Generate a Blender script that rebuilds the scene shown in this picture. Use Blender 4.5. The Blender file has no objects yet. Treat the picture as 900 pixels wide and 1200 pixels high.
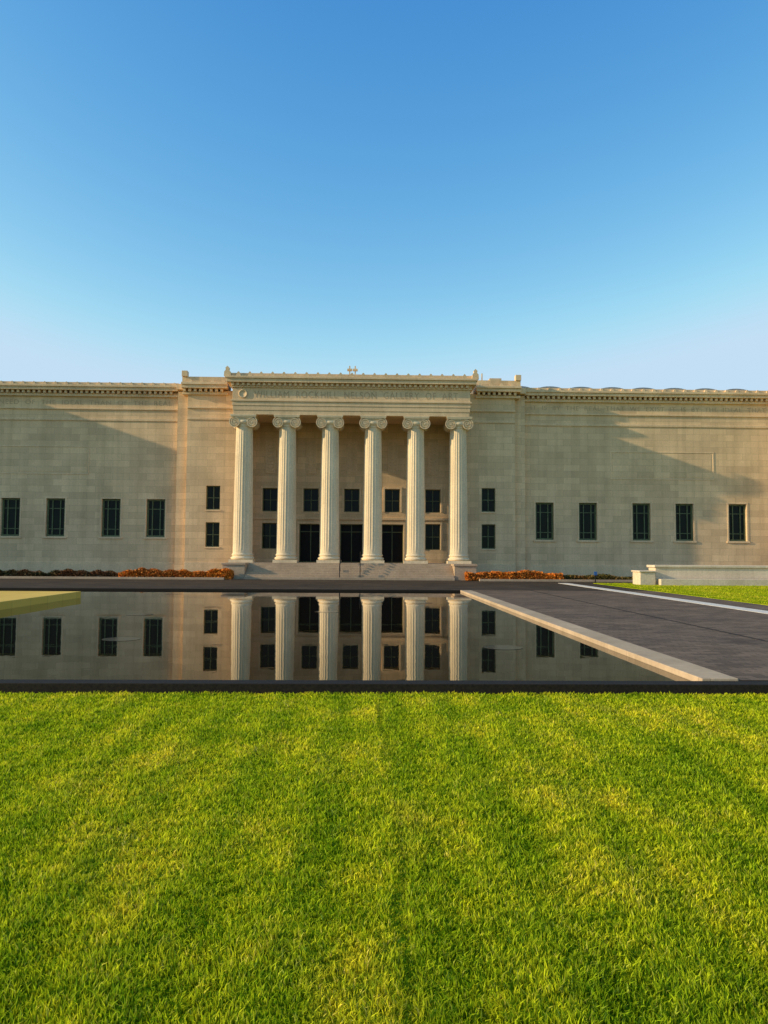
import bpy, math, random
import numpy as np
from mathutils import Vector, Matrix
random.seed(4); rng=np.random.default_rng(7)
sc=bpy.context.scene
sc.view_settings.view_transform='Standard'
try: sc.view_settings.look='None'
except Exception: pass
sc.view_settings.exposure=0

# ---------------------------------------------------------------- materials
def newmat(name):
    m=bpy.data.materials.new(name); m.use_nodes=True
    nt=m.node_tree; b=nt.nodes['Principled BSDF']
    return m,nt,b
def N(nt,t,**k):
    n=nt.nodes.new(t)
    for a,v in k.items(): setattr(n,a,v)
    return n
def ramp(nt,fac,stops):
    r=N(nt,'ShaderNodeValToRGB')
    while len(r.color_ramp.elements)<len(stops): r.color_ramp.elements.new(0.5)
    for e,(p,c) in zip(r.color_ramp.elements,stops):
        e.position=p; e.color=(c[0],c[1],c[2],1) if hasattr(c,'__len__') else (c,c,c,1)
    nt.links.new(fac,r.inputs['Fac']); return r.outputs['Color']
def noise(nt,vec,scale,detail=4,rough=.55):
    n=N(nt,'ShaderNodeTexNoise'); n.inputs['Scale'].default_value=scale
    n.inputs['Detail'].default_value=detail; n.inputs['Roughness'].default_value=rough
    nt.links.new(vec,n.inputs['Vector']); return n.outputs['Fac']
def mixc(nt,mode,f,a,b):
    m=N(nt,'ShaderNodeMix',data_type='RGBA',blend_type=mode)
    for s,v in ((m.inputs['Factor'],f),(m.inputs['A'],a),(m.inputs['B'],b)):
        if isinstance(v,(int,float)): s.default_value=v
        elif isinstance(v,tuple): s.default_value=(v[0],v[1],v[2],1)
        else: nt.links.new(v,s)
    return m.outputs['Result']
def pos(nt): return N(nt,'ShaderNodeNewGeometry').outputs['Position']
def mapped(nt,v,scale=(1,1,1),rot=(0,0,0)):
    m=N(nt,'ShaderNodeMapping'); m.inputs['Scale'].default_value=scale; m.inputs['Rotation'].default_value=rot
    nt.links.new(v,m.inputs['Vector']); return m.outputs['Vector']
def bump(nt,b,h,strength,dist):
    n=N(nt,'ShaderNodeBump'); n.inputs['Strength'].default_value=strength; n.inputs['Distance'].default_value=dist
    nt.links.new(h,n.inputs['Height']); nt.links.new(n.outputs['Normal'],b.inputs['Normal'])

def stone(name,base,blocks=True,bw=1.35,rh=.52):
    m,nt,b=newmat(name); p=pos(nt)
    c2=tuple(x*.88 for x in base); c3=tuple(x*1.08 for x in base)
    n1=noise(nt,p,.35,5,.6); n2=noise(nt,p,9,4,.6)
    if blocks:
        sx=N(nt,'ShaderNodeSeparateXYZ'); nt.links.new(p,sx.inputs[0])
        cx=N(nt,'ShaderNodeCombineXYZ')
        ad=N(nt,'ShaderNodeMath',operation='ADD'); nt.links.new(sx.outputs[0],ad.inputs[0]); nt.links.new(sx.outputs[1],ad.inputs[1])
        nt.links.new(ad.outputs[0],cx.inputs[0]); nt.links.new(sx.outputs[2],cx.inputs[1])
        br=N(nt,'ShaderNodeTexBrick'); nt.links.new(cx.outputs[0],br.inputs['Vector'])
        br.inputs['Scale'].default_value=1; br.inputs['Brick Width'].default_value=bw; br.inputs['Row Height'].default_value=rh
        br.inputs['Mortar Size'].default_value=.010; br.inputs['Mortar Smooth'].default_value=.3
        br.inputs['Color1'].default_value=(*c2,1); br.inputs['Color2'].default_value=(*c3,1)
        br.inputs['Mortar'].default_value=(*[x*.66 for x in base],1)
        col=br.outputs['Color']
    else:
        col=mixc(nt,'MIX',n2,c2,c3)
    st=ramp(nt,n1,[(.3,(.86,.84,.81)),(.7,(1.08,1.06,1.02))])
    col=mixc(nt,'MULTIPLY',1.0,col,st)
    vs=noise(nt,mapped(nt,p,(1.3,1.3,.09)),1.2,5,.6)
    col=mixc(nt,'MULTIPLY',.4,col,ramp(nt,vs,[(.38,(.72,.71,.68)),(.58,(1,1,1))]))
    col=mixc(nt,'MULTIPLY',.5,col,ramp(nt,n2,[(.3,(.8,.8,.8)),(.7,(1.1,1.1,1.1))]))
    nt.links.new(col,b.inputs['Base Color']); b.inputs['Roughness'].default_value=.9
    b.inputs['Specular IOR Level'].default_value=.2
    bump(nt,b,n2,.35,.02); return m
WALL=stone('limestone_ashlar',(.82,.575,.325))
TRIM=stone('limestone_trim',(.84,.60,.35),False)
COL=stone('limestone_column',(.88,.69,.44),False)
CARVE=stone('carved_letters',(.58,.40,.23),False)
STEP=stone('step_stone',(.52,.38,.25),False)
PALE=stone('pale_kerb_stone',(.54,.40,.26),True,1.6,5)
BENCHS=stone('bench_stone',(.80,.64,.46),False)

def simple(name,c,r=.5,metal=0,var=.25,scale=6,spec=.5):
    m,nt,b=newmat(name); p=pos(nt); n=noise(nt,p,scale,5,.6)
    col=ramp(nt,n,[(.3,tuple(x*(1-var) for x in c)),(.7,tuple(x*(1+var) for x in c))])
    nt.links.new(col,b.inputs['Base Color']); b.inputs['Roughness'].default_value=r; b.inputs['Metallic'].default_value=metal
    b.inputs['Specular IOR Level'].default_value=spec
    return m
BRONZE=simple('window_frame_bronze',(.12,.14,.065),.6,0,.25,6,.2)
GLASS=simple('window_glass',(.008,.012,.006),.06,0,.3,.8,.1)
DARK=simple('door_dark',(.007,.006,.005),.5,0,.25,6,.15)
ROOF=simple('roof_membrane',(.16,.16,.15),.8)
SKYL=simple('skylight_metal',(.26,.27,.26),.6,.1)
GRAN=simple('dark_granite_kerb',(.024,.018,.012),.7,0,.4,30,.12)
METAL=simple('dark_metal',(.03,.03,.03),.4,.6)
BLUE=simple('sign_blue',(.03,.12,.35),.4)
WHITE=simple('white_strip_stone',(.72,.64,.52),.8)
GOLD,nt,b=newmat('gold_leaf'); p=pos(nt)
br=N(nt,'ShaderNodeTexBrick'); nt.links.new(p,br.inputs['Vector']); br.offset=0
br.inputs['Scale'].default_value=1; br.inputs['Brick Width'].default_value=1.5; br.inputs['Row Height'].default_value=1.5; br.inputs['Mortar Size'].default_value=.008
br.inputs['Color1'].default_value=(.80,.49,.08,1); br.inputs['Color2'].default_value=(.88,.55,.10,1); br.inputs['Mortar'].default_value=(.45,.27,.04,1)
nt.links.new(br.outputs['Color'],b.inputs['Base Color']); b.inputs['Metallic'].default_value=.1; b.inputs['Roughness'].default_value=.6; b.inputs['Specular IOR Level'].default_value=.2

# water
WATER,nt,b=newmat('pool_water'); p=pos(nt)
n=noise(nt,mapped(nt,p,(1,.6,1)),2.2,3,.5)
b.inputs['Base Color'].default_value=(.008,.006,.003,1); b.inputs['Roughness'].default_value=.015; b.inputs['IOR'].default_value=1.33
bump(nt,b,n,.18,.006)
MOON,nt,b=newmat('pool_moon_glass'); p=pos(nt)
n=noise(nt,p,2.2,3,.5); b.inputs['Base Color'].default_value=(.06,.055,.045,1); b.inputs['Roughness'].default_value=.12; b.inputs['IOR'].default_value=1.42
bump(nt,b,n,.12,.006)

# paving
def paver(name,c,bw,rh):
    m,nt,b=newmat(name); p=pos(nt)
    br=N(nt,'ShaderNodeTexBrick'); nt.links.new(p,br.inputs['Vector'])
    br.inputs['Scale'].default_value=1; br.inputs['Brick Width'].default_value=bw; br.inputs['Row Height'].default_value=rh
    br.inputs['Mortar Size'].default_value=.01
    br.inputs['Color1'].default_value=(*[x*.72 for x in c],1); br.inputs['Color2'].default_value=(*[x*1.25 for x in c],1)
    br.inputs['Mortar'].default_value=(*[x*.4 for x in c],1)
    n1=noise(nt,p,.5,6,.65); n2=noise(nt,p,14,3,.6)
    col=mixc(nt,'MULTIPLY',1.0,br.outputs['Color'],ramp(nt,n1,[(.3,(.68,.68,.70)),(.7,(1.25,1.22,1.15))]))
    col=mixc(nt,'MULTIPLY',.7,col,ramp(nt,n2,[(.3,(.75,.75,.75)),(.7,(1.2,1.2,1.2))]))
    nt.links.new(col,b.inputs['Base Color']); b.inputs['Roughness'].default_value=.85
    b.inputs['Specular IOR Level'].default_value=.15
    bump(nt,b,br.outputs['Fac'],-.5,.006); return m
PAVE=paver('path_pavers',(.175,.120,.080),.42,.21)
PLAZA=paver('plaza_asphalt',(.065,.046,.030),1.2,.6)

# grass
def grassmat(name,blade):
    m,nt,b=newmat(name); p=pos(nt)
    big=noise(nt,mapped(nt,p,(1,.6,1)),.8,6,.72); mid=noise(nt,p,4.5,5,.75); fin=noise(nt,mapped(nt,p,(1,.4,1)),38,3,.7)
    g=ramp(nt,big,[(.36,(.42,.53,.012)),(.50,(.62,.66,.016)),(.64,(.88,.76,.04))])
    g=mixc(nt,'MULTIPLY',.85,g,ramp(nt,mid,[(.34,(.55,.70,.5)),(.58,(1.10,1.06,1.0))]))
    sx=N(nt,'ShaderNodeSeparateXYZ'); nt.links.new(p,sx.inputs[0])
    wob=N(nt,'ShaderNodeMath',operation='MULTIPLY_ADD'); nt.links.new(big,wob.inputs[0]); wob.inputs[1].default_value=.25; nt.links.new(sx.outputs[0],wob.inputs[2])
    w=N(nt,'ShaderNodeMath',operation='SINE'); mu=N(nt,'ShaderNodeMath',operation='MULTIPLY'); mu.inputs[1].default_value=9.0
    nt.links.new(wob.outputs[0],mu.inputs[0]); nt.links.new(mu.outputs[0],w.inputs[0])
    st=N(nt,'ShaderNodeMath',operation='MULTIPLY_ADD'); nt.links.new(w.outputs[0],st.inputs[0]); st.inputs[1].default_value=.5; st.inputs[2].default_value=.5
    g=mixc(nt,'MULTIPLY',1.0,g,ramp(nt,st.outputs[0],[(.15,(.80,.88,.85)),(.65,(1.04,1.03,1))]))
    if blade:
        at=N(nt,'ShaderNodeAttribute',attribute_name='tint')
        g=mixc(nt,'MULTIPLY',1.0,g,at.outputs['Color'])
    else:
        g=mixc(nt,'MULTIPLY',1.0,g,ramp(nt,fin,[(.35,(.30,.34,.25)),(.6,(.85,.85,.8))]))
        bump(nt,b,fin,1.0,.06)
    nt.links.new(g,b.inputs['Base Color']); b.inputs['Roughness'].default_value=.7
    b.inputs['Specular IOR Level'].default_value=.10 if blade else .0
    if blade:
        tr=N(nt,'ShaderNodeBsdfTranslucent'); nt.links.new(g,tr.inputs['Color'])
        ms=N(nt,'ShaderNodeMixShader'); ms.inputs[0].default_value=.42
        nt.links.new(b.outputs[0],ms.inputs[1]); nt.links.new(tr.outputs[0],ms.inputs[2])
        nt.links.new(ms.outputs[0],nt.nodes['Material Output'].inputs['Surface'])
    return m
GSHEET=grassmat('lawn_ground',False); GBLADE=grassmat('grass_blades',True)

# ---------------------------------------------------------------- mesh builder
class MB:
    def __init__(s): s.v=[]; s.f=[]; s.sm=[]
    def poly(s,pts,smooth=False):
        i=len(s.v); s.v+=[tuple(p) for p in pts]; s.f.append(tuple(range(i,i+len(pts)))); s.sm.append(smooth)
    def box(s,x0,x1,y0,y1,z0,z1):
        i=len(s.v)
        s.v+=[(x0,y0,z0),(x1,y0,z0),(x1,y1,z0),(x0,y1,z0),(x0,y0,z1),(x1,y0,z1),(x1,y1,z1),(x0,y1,z1)]
        for f in ((0,3,2,1),(4,5,6,7),(0,1,5,4),(1,2,6,5),(2,3,7,6),(3,0,4,7)): s.f.append(tuple(i+k for k in f)); s.sm.append(False)
    def grid(s,rows,closed=True,smooth=True):
        i=len(s.v); n=len(rows[0])
        for r in rows: s.v+=[tuple(p) for p in r]
        for a in range(len(rows)-1):
            for k in range(n if closed else n-1):
                k2=(k+1)%n
                s.f.append((i+a*n+k,i+a*n+k2,i+(a+1)*n+k2,i+(a+1)*n+k)); s.sm.append(smooth)
    def lathe(s,cx,cy,prof,n=32,smooth=True):
        s.grid([[(cx+r*math.cos(2*math.pi*k/n),cy+r*math.sin(2*math.pi*k/n),z) for k in range(n)] for r,z in prof],True,smooth)
    def extr(s,pts,y0,y1):
        s.poly([(x,y0,z) for x,z in pts]); s.poly([(x,y1,z) for x,z in reversed(pts)])
        n=len(pts)
        for k in range(n):
            a=pts[k]; b_=pts[(k+1)%n]
            s.poly([(a[0],y0,a[1]),(a[0],y1,a[1]),(b_[0],y1,b_[1]),(b_[0],y0,b_[1])])
    def obj(s,name,mat,parent=None,bevel=0):
        me=bpy.data.meshes.new(name); me.from_pydata(s.v,[],s.f)
        me.polygons.foreach_set('use_smooth',s.sm); me.materials.append(mat); me.update()
        o=bpy.data.objects.new(name,me); sc.collection.objects.link(o)
        if parent: o.parent=parent
        if bevel:
            md=o.modifiers.new('bevel','BEVEL'); md.width=bevel; md.segments=2; md.limit_method='ANGLE'
        return o
def empty(name):
    o=bpy.data.objects.new(name,None); sc.collection.objects.link(o); return o

# ---------------------------------------------------------------- museum
M=empty('museum_building')
XC=-.95; G=.08
YW,YP,YS,YR=62.0,61.0,61.5,61.9
YF=58.6
walls=MB(); glass=MB(); frames=MB(); doors=MB(); trim=MB()
def wall(x0,x1,z0,z1,y,ops,th=.9,rd=.32):
    xs=sorted({x0,x1,*[o[0] for o in ops],*[o[1] for o in ops]}); zs=sorted({z0,z1,*[o[2] for o in ops],*[o[3] for o in ops]})
    for a,b_ in zip(xs,xs[1:]):
        for c,d in zip(zs,zs[1:]):
            mx,mz=(a+b_)/2,(c+d)/2
            if any(o[0]<mx<o[1] and o[2]<mz<o[3] for o in ops): continue
            walls.poly([(a,y,c),(b_,y,c),(b_,y,d),(a,y,d)])
    for a,b_,c,d in [o[:4] for o in ops]:
        Y=y+rd
        walls.poly([(a,y,c),(a,y,d),(a,Y,d),(a,Y,c)]); walls.poly([(b_,y,d),(b_,y,c),(b_,Y,c),(b_,Y,d)])
        walls.poly([(a,y,d),(b_,y,d),(b_,Y,d),(a,Y,d)]); walls.poly([(a,y,c),(a,Y,c),(b_,Y,c),(b_,y,c)])
    walls.poly([(x0,y,z0),(x0,y,z1),(x0,y+th,z1),(x0,y+th,z0)]); walls.poly([(x1,y,z0),(x1,y+th,z0),(x1,y+th,z1),(x1,y,z1)])
    walls.poly([(x0,y,z1),(x1,y,z1),(x1,y+th,z1),(x0,y+th,z1)])
def window(a,b_,c,d,y,nv,trs,rd=.32,door=False,t=.085,side=0):
    g=doors if door else glass
    Y=y+rd-.02
    g.poly([(a,Y,c),(b_,Y,c),(b_,Y,d),(a,Y,d)])
    y0,y1=Y-.10,Y-.004
    frames.box(a,a+t,y0,y1,c,d); frames.box(b_-t,b_,y0,y1,c,d)
    frames.box(a+t,b_-t,y0,y1,c,c+t); frames.box(a+t,b_-t,y0,y1,d-t,d)
    w=b_-a
    if side:
        for x in (a+w*side,b_-w*side): frames.box(x-.04,x+.04,y0+.02,y1-.002,c+t,d-t)
    else:
        for k in range(1,nv):
            x=a+w*k/nv; frames.box(x-.03,x+.03,y0+.02,y1-.002,c+t,d-t)
    for q in trs:
        z=c+(d-c)*q; frames.box(a+t,b_-t,y0+.035,y1-.004,z-.03,z+.03)
sills=MB()
WT=14.9
offs=[15.7,19.25,23.65,27.2,31.6,35.15]
for sgn in (-1,1):
    ops=[]
    for o in offs:
        cx=XC+sgn*o; ops.append((cx-.74,cx+.74,3.22,6.25))
    ops.sort()
    a,b_=sorted((XC+sgn*14.0,XC+sgn*38.0))
    wall(a,b_,G-.1,WT,YW,ops)
    for o in ops:
        window(*o,YW,3,[.2,.74],t=.13,side=.29)
        sills.box(o[0]-.13,o[0]-.003,YW-.03,YW+.1,o[2],o[3]+.13); sills.box(o[1]+.003,o[1]+.13,YW-.03,YW+.1,o[2],o[3]+.13)
        sills.box(o[0]-.003,o[1]+.003,YW-.03,YW+.1,o[3]+.003,o[3]+.13)
        sills.box(o[0]-.2,o[1]+.2,YW-.08,YW+.1,o[2]-.16,o[2]-.003)
    a1,b1=sorted((XC+sgn*21.1,XC+sgn*29.7))
    z0,z1=8.2,10.5; t=.10
    trim.box(a1,b1,YW-.03,YW+.1,z1-t,z1); trim.box(a1,b1,YW-.03,YW+.1,z0,z0+t)
    trim.box(a1,a1+t,YW-.03,YW+.1,z0+t,z1-t); trim.box(b1-t,b1,YW-.03,YW+.1,z0+t,z1-t)
    walls.box(a1+t+.12,b1-t-.12,YW-.015,YW+.1,z0+t+.12,z1-t-.12)
    s0,s1=sorted((XC+sgn*13.1,XC+sgn*14.0)); wall(s0,s1,G-.1,WT,YS,[])
    trim.box(a,b_,YW-.10,YW+.2,G-.1,1.05); trim.box(a,b_,YW-.05,YW+.2,1.05,1.2)
    trim.box(a,b_,YW-.07,YW+.2,12.55,12.75); trim.box(a,b_,YW-.10,YW+.2,13.45,13.58)
    trim.box(a,b_,YW-.2,YW+.3,14.5,14.72)
    trim.box(a,b_,YW-.52,YW+.9,14.95,15.2); trim.box(a,b_,YW-.62,YW+.85,15.2,15.38); trim.box(a,b_,YW-.4,YW+.4,15.38,15.6)
    x=a+.2
    while x<b_-.3:
        trim.box(x,x+.2,YW-.38,YW+.1,14.72,14.95); x+=.42
    e0,e1=sorted((XC+sgn*38.0,XC+sgn*52.0)); PR=4.0  # unseen end blocks added, height and projection shaped so the left one shades its wing
    walls.box(e0,e1,YW-PR,68,G-.1,17.4); trim.box(e0-.1,e1+.1,YW-PR-.12,68.2,17.4,17.8); trim.box(e0-.05,e1+.05,YW-PR-.06,68.1,17.8,18.3)
    trim.box(e0-.06,e1+.06,YW-PR-.08,68.12,12.9,13.1)
for sgn in (-1,1):
    a,b_=sorted((XC+sgn*8.9,XC+sgn*13.1)); cx=XC+sgn*10.95
    ops=[(cx-.55,cx+.55,2.45,4.4),(cx-.55,cx+.55,5.4,7.3)]
    wall(a,b_,G-.1,WT,YP,ops)
    for o in ops:
        window(*o,YP,2,[.5],t=.07); sills.box(o[0]-.06,o[1]+.06,YP-.05,YP+.1,o[2]-.12,o[2]-.003)
    trim.box(a,b_,YP-.08,YP+.2,G-.1,1.25)
    trim.box(a-.0,b_+.0,YP-.07,YP+.2,12.55,12.75); trim.box(a,b_,YP-.12,YP+.2,13.45,13.6)
    c0,c1=sorted((XC+sgn*9.9,XC+sgn*13.5))
    trim.box(c0,c1,YP-.2,YP+.5,14.55,14.76)
    trim.box(c0-.0,c1+.0,YP-.6,YP+1.2,15.0,15.26); trim.box(c0,c1+0,YP-.7,YP+1.3,15.26,15.45); walls.box(c0,c1,YP-.3,YP+1.3,15.45,15.95)
    x=c0+.1
    while x<c1-.3: trim.box(x,x+.2,YP-.42,YP+.1,14.76,15.0); x+=.42
    xx=XC+sgn*13.3; trim.box(xx-.22,xx+.22,YP-.45,YP+.1,15.95,16.4)
    s0,s1=sorted((XC+sgn*13.5,XC+sgn*14.0)); trim.box(s0,s1,YS-.55,YS+1,14.97,15.42)
ops=[]; bays=[XC+(k-2)*3.33 for k in range(5)]
for k,cx in enumerate(bays):
    ops.append((cx-.62,cx+.62,5.4,7.3))
    if k in (0,4): ops.append((cx-.62,cx+.62,2.35,4.45))
    else: ops.append((cx-.92,cx+.92,1.27,4.40))
wall(XC-8.9,XC+8.9,1.0,14.0,YR+.9,ops)
for o in ops:
    d=o[2]<1.5
    window(*o,YR+.9,2,[.8] if d else [.5],door=d,t=.07)
    sills.box(o[0]-.16,o[0]-.003,YR+.84,YR+1.0,o[2],o[3]+.16); sills.box(o[1]+.003,o[1]+.16,YR+.84,YR+1.0,o[2],o[3]+.16); sills.box(o[0]-.003,o[1]+.003,YR+.84,YR+1,o[3]+.003,o[3]+.16)
trim.box(XC-8.9,XC+8.9,YR+.8,YR+1.1,4.75,4.95)
for cx in bays:
    trim.box(cx-.42,cx+.42,YR+.82,YR+1,8.5,11.2)
    for i in range(9):
        z=8.75+i*.27
        trim.extr([(cx-.30,z),(cx,z-.1),(cx+.30,z),(cx+.12,z+.14),(cx,z+.2),(cx-.12,z+.14)],YR+.74,YR+.83)
walls.box(XC-8.9-.3,XC-8.9,YP+.02,YR+1.5,1.0,14); walls.box(XC+8.9,XC+9.2,YP+.02,YR+1.5,1.0,14)
roof=MB()
roof.box(XC-38,XC-9.25,YW+1.0,90,G,15.2); roof.box(XC+9.25,XC+38,YW+1.0,90,G,15.2)
roof.box(XC-9.24,XC+9.24,YR+2.1,90,G,15.2)
roof.box(XC-13,XC+13,YW+2.2,90.2,15.21,15.6)
roof.box(XC-9.0,XC+9.0,YR+.65,YR+2.0,14.2,15.45)
P0,P1=XC-9.22,XC+9.22
porch=MB()
porch.box(P0+.12,P1-.12,YF+.12,YR+.6,12.62,12.95); porch.box(P0+.08,P1-.08,YF+.08,YR+.6,12.95,13.3); porch.box(P0+.04,P1-.04,YF+.04,YR+.6,13.3,13.62)
porch.box(P0-.04,P1+.04,YF-.04,YR+.6,13.62,13.75)
porch.box(P0+.06,P1-.06,YF+.06,YR+.6,13.75,14.68)
porch.box(P0-.06,P1+.06,YF-.06,YR+.6,14.68,14.8)
x=P0
while x<P1-.1: porch.box(x,x+.2,YF-.24,YF-.05,14.8,15.02); x+=.4
porch.box(P0-.04,P1+.04,YF-.045,YR+.6,14.8,15.03)
porch.box(P0-.35,P1+.35,YF-.4,YR+.6,15.03,15.32); porch.box(P0-.45,P1+.45,YF-.5,YR+.6,15.32,15.48)
porch.box(P0-.1,P1+.1,YF-.1,YR+3,15.48,15.78)
steps=MB()
steps.box(XC-8.9,XC+8.9,58.45,YR+1.2,G-.1,1.27)
nst=7; rise=(1.27-G)/nst
for i in range(nst-1):
    z=1.27-rise*(i+1); steps.box(XC-7.7,XC+7.7,58.45-.36*(i+1),58.45-.36*i,G-.1,z)
for sgn in (-1,1):
    a,b_=sorted((XC+sgn*7.72,XC+sgn*9.35)); steps.box(a,b_,56.7,YP-.1,G-.1,1.12); steps.box(a-.06,b_+.06,56.62,YP-.1,1.12,1.262)
    steps.box(a,b_,58.2,YP-.12,1.262,1.28)
ante=MB()
def antefix(x,y,z,w,h):
    pts=[(x-w*.5,z),(x+w*.5,z),(x+w*.42,z+h*.45),(x+w*.22,z+h*.85),(x,z+h),(x-w*.22,z+h*.85),(x-w*.42,z+h*.45)]
    ante.extr(pts,y-.06,y+.06)
n=22
for i in range(n+1):
    antefix(P0-.3+(P1-P0+.6)*i/n,YF-.34,15.48,.34,.36)
for sgn in (-1,1):
    o=14.3
    while o<37.8: antefix(XC+sgn*o,YW-.45,15.38,.26,.24); o+=.86
    o=10.2
    while o<13: antefix(XC+sgn*o,YP-.5,15.45,.28,.26); o+=.86
    x=XC+sgn*9.5
    ante.extr([(x-.26,15.48),(x+.26,15.48),(x+.24,15.8),(x+.12,15.95),(x+.15,16.1),(x,16.25),(x-.15,16.1),(x-.12,15.95),(x-.24,15.8)],YF-.42,YF-.1)
for x in (-1.2,-.75): ante.box(x-.05,x+.05,62,62.1,15.7,17.3); ante.box(x-.2,x+.2,61.9,62.2,16.9,17.05)
ante.box(-1.3,-.65,61.9,62.3,15.7,16.5)
ante.box(9.0,9.6,64,65,15.5,17.1); ante.box(9.9,10.0,64,64.1,15.5,17.3); ante.box(10.6,11.6,64,65,15.5,16.9)
def letters(txt,x0,x1,y,z,h,name):
    cu=bpy.data.curves.new(name,'FONT'); cu.body=txt; cu.size=1; cu.extrude=.008; cu.space_character=1.15
    o=bpy.data.objects.new(name,cu); sc.collection.objects.link(o)
    bpy.context.view_layer.update()
    me=bpy.data.meshes.new_from_object(o.evaluated_get(bpy.context.evaluated_depsgraph_get()))
    bpy.data.objects.remove(o)
    co=np.empty(len(me.vertices)*3); me.vertices.foreach_get('co',co); co=co.reshape(-1,3)
    mn,mx=co.min(0),co.max(0)
    out=np.empty_like(co)
    out[:,0]=x0+(co[:,0]-mn[0])/(mx[0]-mn[0])*(x1-x0)
    out[:,2]=z+(co[:,1]-mn[1])/(mx[1]-mn[1])*h
    out[:,1]=y-co[:,2]
    me.vertices.foreach_set('co',out.ravel()); me.materials.clear(); me.materials.append(CARVE); me.update()
    q=bpy.data.objects.new(name,me); sc.collection.objects.link(q); q.parent=M
letters('WILLIAM  ROCKHILL  NELSON  GALLERY  OF  ART',XC-7.5,XC+8.2,YF+.055,13.93,.52,'portico_inscription')
letters('THE  SOUL  HAS  GREATER  NEED  OF  THE  IDEAL  THAN  OF  THE  REAL',XC-37,XC-14.6,YW-.003,13.85,.36,'wing_inscription')
letters('IT  IS  BY  THE  REAL  THAT  WE  EXIST  IT  IS  BY  THE  IDEAL  THAT  WE  LIVE',XC+14.6,XC+37,YW-.003,13.85,.36,'wing_inscription')
em=MB(); ex=XC-8.35; ez=14.2
rows=[]
for r,y in ((.34,YF+.05),(.34,YF-.02),(.26,YF-.02),(.24,YF+.03),(.0,YF+.02)):
    rows.append([(ex+r*math.cos(2*math.pi*k/28),y,ez+r*math.sin(2*math.pi*k/28)) for k in range(28)])
em.grid(rows); em.obj('emblem',TRIM,M)

# Ionic column
cm=MB(); Z0=1.27
cm.box(-.92,.92,-.92,.92,Z0,Z0+.22)
prof=[(.80,Z0+.22),(.88,Z0+.26),(.91,Z0+.33),(.88,Z0+.40),(.80,Z0+.44),(.77,Z0+.47),(.77,Z0+.52),(.81,Z0+.55),(.83,Z0+.60),(.80,Z0+.65),(.765,Z0+.68),(.76,Z0+.72)]
cm.lathe(0,0,prof,48)
za,zb=Z0+.72,11.75; rows=[]; nf=24; sp=7
for i in range(15):
    t=i/14; z=za+(zb-za)*t; R=.755-.115*(t**1.6)
    fd=.028*min(1,min(t,1-t)*18)
    row=[]
    for k in range(nf*sp):
        ph=(k%sp)/sp
        d=0 if ph<.01 else fd*math.sin(math.pi*ph)**.7
        a=2*math.pi*k/(nf*sp); row.append(((R-d)*math.cos(a),(R-d)*math.sin(a),z))
    rows.append(row)
cm.grid(rows,True,False)
cm.lathe(0,0,[(.64,11.72),(.68,11.75),(.68,11.8),(.64,11.83),(.70,11.9),(.80,12.0),(.84,12.1),(.80,12.2)],48)
cm.box(-.66,.66,-.72,.72,12.1,12.42)
cm.box(-.98,.98,-.86,.86,12.46,12.55); cm.box(-.93,.93,-.82,.82,12.42,12.46); cm.box(-1.0,1.0,-.88,.88,12.55,12.62)
for sg in (-1,1):
    cx,cz=sg*.64,12.04
    rows=[]
    for y,r in ((-.74,.0),(-.74,.38),(-.66,.385),(-.4,.31),(0,.27),(.4,.31),(.66,.385),(.74,.38),(.74,0)):
        rows.append([(cx+r*math.cos(2*math.pi*k/28),y,cz+r*math.sin(2*math.pi*k/28)) for k in range(28)])
    cm.grid(rows)
    for fs in (-1,1):
        T=2.6; n=70; A=[];B=[];C=[];D=[]
        for i in range(n+1):
            t=i/n; a=math.pi/2-sg*(T*2*math.pi*t)*1.0
            ro=.41*(1-t)**.9+.06; ri=ro-.055*(1-t*.4)
            for L,r,y in ((A,ro,.74),(B,ro,.81),(C,ri,.81),(D,ri,.74)):
                L.append((cx+r*math.cos(a),fs*y,cz+r*math.sin(a)))
        cm.grid([A,B,C,D],False,False)
        cm.box(cx-.06,cx+.06,min(fs*.74,fs*.83),max(fs*.74,fs*.83),cz-.06,cz+.06)
for fs in (-1,1):
    cm.box(-.64,.64,min(fs*.74,fs*.8),max(fs*.74,fs*.8),12.36,12.42)
colobj=None
for k in range(6):
    x=XC+(k-2.5)*3.33
    if colobj is None: colobj=cm.obj('column',COL,M); o=colobj
    else: o=bpy.data.objects.new('column',colobj.data); sc.collection.objects.link(o); o.parent=M
    o.location=(x,59.55,0)
sk=MB()
for i in range(8):
    cx=13.5+i*2.75
    pts=[(cx+1.2*math.cos(math.pi*k/12),16.38+.34*math.sin(math.pi*k/12)) for k in range(13)]
    pts=[(cx+1.2,15.2)]+pts+[(cx-1.2,15.2)]
    sk.extr(pts,66,72)
sk.obj('skylights',SKYL,M)
hr=MB()
for x in (XC-.75,XC+.75):
    for (y,z) in ((58.2,1.27),(57.3,.75),(56.4,G)):
        hr.box(x-.03,x+.03,y-.03,y+.03,z-.05,z+.9)
    hr.poly([(x-.03,58.2,2.17),(x+.03,58.2,2.17),(x+.03,56.4,.98),(x-.03,56.4,.98)]); hr.poly([(x-.03,58.2,2.10),(x-.03,56.4,.91),(x+.03,56.4,.91),(x+.03,58.2,2.10)])
    hr.poly([(x-.03,58.2,2.10),(x-.03,58.2,2.17),(x-.03,56.4,.98),(x-.03,56.4,.91)]); hr.poly([(x+.03,58.2,2.10),(x+.03,56.4,.91),(x+.03,56.4,.98),(x+.03,58.2,2.17)])
hr.obj('handrails',METAL,M)
walls.obj('walls',WALL,M); glass.obj('window_panes',GLASS,M); frames.obj('window_frames',BRONZE,M); doors.obj('doors',DARK,M)
trim.obj('cornices_and_courses',TRIM,M,.015); sills.obj('window_surrounds',TRIM,M,.01); roof.obj('roof',ROOF,M)
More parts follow.
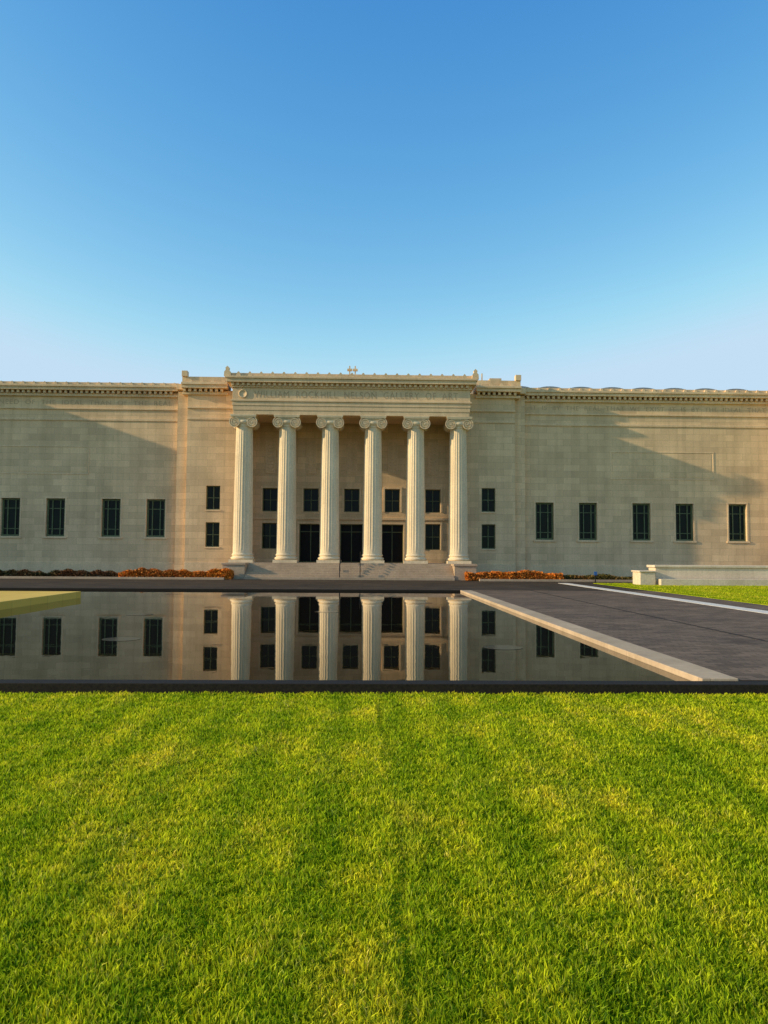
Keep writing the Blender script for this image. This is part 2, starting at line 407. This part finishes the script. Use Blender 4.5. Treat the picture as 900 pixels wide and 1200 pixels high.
porch.obj('portico_entablature',TRIM,M,.015); steps.obj('entrance_steps',STEP,M,.015); ante.obj('antefixes',TRIM,M)

# ---------------------------------------------------------------- ground, pool, paths
g=MB(); S=4000
g.poly([(-S,-S,-.08),(S,-S,-.08),(S,S,-.08),(-S,S,-.08)]); g.obj('lawn',GSHEET)
PL,PRt,PN,PFa=-34.0,5.12,11.55,40.3
w=MB(); w.poly([(PL,PN,0),(PRt,PN,0),(PRt,PFa,0),(PL,PFa,0)]); w.obj('reflecting_pool_water',WATER)
mo=MB()
for (mx,my) in ((2.95,16.2),(-5.4,17.5),(-1.2,26),(2.4,31),(-7,24.5),(-3.0,35),(-9.5,15.5),(-9,37)):
    mo.poly([(mx+.42*math.cos(2*math.pi*k/32),my+.42*math.sin(2*math.pi*k/32),.004) for k in range(32)])
mo.obj('pool_moons',MOON)
K=MB(); K.box(-36,40,11.22,PN,-.3,.065); K.obj('pool_kerb',GRAN,None,.012)
K=MB(); K.box(PRt,5.68,PN+.003,PFa+.0,-.3,.10); K.obj('pool_coping',PALE,None,.012)
K=MB(); K.box(-36,5.68,PFa+.003,PFa+.5,-.3,.09); K.box(PL-.6,PL,PN+.003,PFa,-.3,.10); K.obj('pool_kerb',GRAN,None,.01)
K=MB(); K.box(5.683,15.6,PN+.003,PFa+.5,-.3,.076); K.obj('path',PAVE)
K=MB(); K.box(-80,80,PFa+.503,70,-.3,.072); K.obj('plaza',PLAZA)
K=MB(); K.box(13.25,13.95,PN+.1,52,.0,.084); K.obj('path_edge_strip',WHITE)
K=MB(); K.box(15.6,80,PN+.003,51.8,-.3,.10); K.obj('side_lawn',GSHEET)
K=MB(); K.box(-80,-9.9,55.2,55.5,0,.22); K.box(8.4,80,55.2,55.5,0,.22); K.obj('planting_bed_kerb',STEP,None,.01)
K=MB(); K.box(8.9,8.98,PN+.01,PFa+.5,.0,.080); K.obj('path_joint',GRAN)
K=MB(); K.box(-24.5,-12.1,20.5,33.5,-.2,.27); K.obj('gold_slab_sculpture',GOLD,None,.01)
B=empty('stone_bench')
k=MB(); k.box(18.8,36,49,50.2,.05,1.22); k.box(18.7,36.1,48.9,50.3,1.22,1.38); k.obj('back',BENCHS,B,.03)
k=MB(); k.box(17.7,18.69,48.7,50.1,.05,.92); k.box(17.62,18.68,48.62,50.15,.92,1.02); k.obj('end_block',BENCHS,B,.03)
k=MB(); k.box(18.9,36,48.35,48.895,.05,.5); k.obj('seat',BENCHS,B,.02)
B=empty('information_sign')
k=MB(); k.box(16.1,16.16,53,53.06,.05,.85); k.obj('post',METAL,B)
k=MB(); k.box(16.02,16.24,52.94,52.99,.6,.85); k.obj('panel',BLUE,B,.01)

def hedge(name,x0,x1,y0,y1,z0,z1,c1,c2,n):
    m,nt,b=newmat(name+'_leaves'); at=N(nt,'ShaderNodeAttribute',attribute_name='tint')
    nn=noise(nt,pos(nt),.5,4,.6)
    col=mixc(nt,'MIX',ramp(nt,nn,[(.4,0.),(.6,1.)]),c1,c2); col=mixc(nt,'MULTIPLY',1.,col,at.outputs['Color'])
    nt.links.new(col,b.inputs['Base Color']); b.inputs['Roughness'].default_value=.7; b.inputs['Specular IOR Level'].default_value=.15
    X=rng.uniform(x0,x1,n); Y=rng.uniform(y0,y1,n)
    top=z1-.16+.13*np.sin(X*1.7)*np.sin(X*.53+1)+.06*np.sin(X*6.1+Y*3)
    Z=z0+(top-z0)*rng.uniform(0,1,n)**.6
    P=np.stack([X,Y,Z],1); s=rng.uniform(.04,.10,n)[:,None]
    d1=rng.normal(size=(n,3)); d1/=np.linalg.norm(d1,axis=1)[:,None]
    d2=np.cross(d1,rng.normal(size=(n,3))); d2/=np.linalg.norm(d2,axis=1)[:,None]
    V=np.stack([P-d1*s,P+d2*s*.6,P+d1*s,P-d2*s*.6],1).reshape(-1,3)
    me=bpy.data.meshes.new(name); me.vertices.add(4*n); me.vertices.foreach_set('co',V.ravel())
    me.loops.add(4*n); me.loops.foreach_set('vertex_index',np.arange(4*n,dtype=np.int32))
    me.polygons.add(n); me.polygons.foreach_set('loop_start',np.arange(0,4*n,4,dtype=np.int32)); me.update(calc_edges=True)
    a=me.color_attributes.new('tint','FLOAT_COLOR','POINT'); t=np.repeat(rng.uniform(.5,1.5,n),4)
    a.data.foreach_set('color',np.stack([t,t,t,np.ones_like(t)],1).ravel())
    me.materials.append(m); o=bpy.data.objects.new(name,me); sc.collection.objects.link(o)
RED=(.72,.22,.02); RB=(.50,.16,.025); GR=(.10,.09,.02)
hedge('hedge',-17.5,-9.4,55.6,56.5,.05,.85,RED,RB,16000)
hedge('hedge',-48,-17.5,55.8,57,.05,.75,(.16,.06,.02),(.05,.05,.015),26000)
hedge('hedge',7.5,14.6,55.6,56.5,.05,.85,RED,RB,15000)
hedge('hedge',14.6,40,55.8,57,.05,.6,GR,(.2,.09,.02),24000)

def grass(name,X,Y,zb,hs,ws,mat):
    n=len(X)
    sxn=np.sin(X*1.9+np.sin(Y*1.3)*1.2)*.5+np.sin(Y*2.3+X*.7)*.5
    sx2=np.sin(X*9.3+np.sin(Y*7.1)*1.5)*np.sin(Y*8.7+np.sin(X*5.3)*1.7)
    sx3=np.sin(X*21+np.sin(Y*13)*2)*np.sin(Y*19+np.sin(X*17)*2)
    h=hs*rng.uniform(.5,1.25,n)*(1+.12*sxn+.15*sx2+.18*sx3)
    cxs=.27+.05*np.sin(Y*1.1+.4)+.02*np.sin(Y*5.3)
    seam=np.exp(-((X-cxs)/.035)**2)*np.clip(.5+.5*np.sin(Y*1.3+2.2),0,1); h*=1-.55*seam
    w=ws*rng.uniform(.7,1.3,n)
    a=rng.uniform(0,2*np.pi,n); u=np.stack([np.cos(a),np.sin(a),np.zeros(n)],1)
    la=rng.uniform(0,2*np.pi,n); lm=rng.uniform(.1,.8,n); L=np.stack([np.cos(la)*lm,np.sin(la)*lm,np.zeros(n)],1)
    L[:,1]+=.18*np.sin(X*9.0+.3*sxn)
    P=np.stack([X,Y,np.full(n,zb)],1); up=np.array([0,0,1.])
    H=h[:,None]; W=w[:,None]
    mid=P+up*H*.55+L*H*.25; tip=P+up*H*(1-.25*lm[:,None])+L*H*.95
    V=np.stack([P-u*W,P+u*W,mid-u*W*.75,mid+u*W*.75,tip],1).reshape(-1,3)
    base=np.arange(n,dtype=np.int32)[:,None]*5
    T=(base+np.array([[0,1,2,1,3,2,2,3,4]],dtype=np.int32)).ravel()
    me=bpy.data.meshes.new(name); me.vertices.add(5*n); me.vertices.foreach_set('co',V.astype(np.float32).ravel())
    me.loops.add(9*n); me.loops.foreach_set('vertex_index',T)
    me.polygons.add(3*n); me.polygons.foreach_set('loop_start',np.arange(0,9*n,3,dtype=np.int32)); me.update(calc_edges=True)
    t=rng.uniform(.5,1.3,n)*(1-.3*seam); dry=(rng.uniform(0,1,n)<.08)
    c=np.stack([t*np.where(dry,1.2,1),t*np.where(dry,1.05,1),t*np.where(dry,5.,1),np.ones(n)],1)
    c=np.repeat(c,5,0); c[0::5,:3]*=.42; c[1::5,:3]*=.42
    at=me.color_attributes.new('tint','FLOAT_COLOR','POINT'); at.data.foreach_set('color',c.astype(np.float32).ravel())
    me.materials.append(mat); o=bpy.data.objects.new(name,me); sc.collection.objects.link(o)
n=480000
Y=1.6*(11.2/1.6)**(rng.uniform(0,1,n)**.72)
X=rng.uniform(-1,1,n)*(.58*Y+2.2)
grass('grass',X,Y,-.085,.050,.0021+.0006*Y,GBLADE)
n=60000
X=rng.uniform(15.65,30,n); Y=rng.uniform(24,51.7,n)
grass('grass',X,Y,.095,.06,np.full(n,.012),GBLADE)

# ---------------------------------------------------------------- light
EL=math.radians(18.5); PH=math.radians(9)
d=Vector((-math.cos(PH)*math.cos(EL),-math.sin(PH)*math.cos(EL),math.sin(EL)))
sl=bpy.data.lights.new('sun','SUN'); sl.energy=5; sl.angle=math.radians(.6); sl.color=(1,.83,.56)
so=bpy.data.objects.new('sun',sl); sc.collection.objects.link(so); so.rotation_euler=d.to_track_quat('Z','Y').to_euler()
W=bpy.data.worlds.new('World'); sc.world=W; W.use_nodes=True; nt=W.node_tree
sk=nt.nodes.new('ShaderNodeTexSky'); sk.sky_type='NISHITA'; sk.sun_disc=False; sk.sun_elevation=EL; sk.sun_rotation=math.atan2(d.x,d.y)
sk.air_density=1.0; sk.dust_density=.5; sk.ozone_density=2.0
sp=nt.nodes.new('ShaderNodeSeparateColor'); cb=nt.nodes.new('ShaderNodeCombineColor'); nt.links.new(sk.outputs[0],sp.inputs[0])
for i,(g_,a_,mx) in enumerate(((2.3,.97,3.6),(1.34,1.40,4.9),(.62,2.66,6.1))):
    pw=nt.nodes.new('ShaderNodeMath'); pw.operation='POWER'; pw.inputs[1].default_value=g_; nt.links.new(sp.outputs[i],pw.inputs[0])
    ml=nt.nodes.new('ShaderNodeMath'); ml.operation='MULTIPLY'; ml.inputs[1].default_value=a_; nt.links.new(pw.outputs[0],ml.inputs[0])
    mn=nt.nodes.new('ShaderNodeMath'); mn.operation='SMOOTH_MIN'; mn.inputs[1].default_value=mx; mn.inputs[2].default_value=.8; nt.links.new(ml.outputs[0],mn.inputs[0])
    nt.links.new(mn.outputs[0],cb.inputs[i])
bg=nt.nodes['Background']; bg.inputs['Strength'].default_value=.15; nt.links.new(cb.outputs[0],bg.inputs['Color'])
# ---------------------------------------------------------------- camera
cd=bpy.data.cameras.new('camera'); co=bpy.data.objects.new('camera',cd); sc.collection.objects.link(co)
cd.sensor_fit='VERTICAL'; cd.sensor_height=36; cd.lens=27; cd.clip_end=10000
R=Matrix.Rotation(-math.atan(.027),4,'Z')@Matrix.Rotation(math.pi/2+math.atan(50/900),4,'X')@Matrix.Rotation(math.radians(.38),4,'Z')
co.matrix_world=Matrix.Translation((0,0,1.93))@R
sc.camera=co
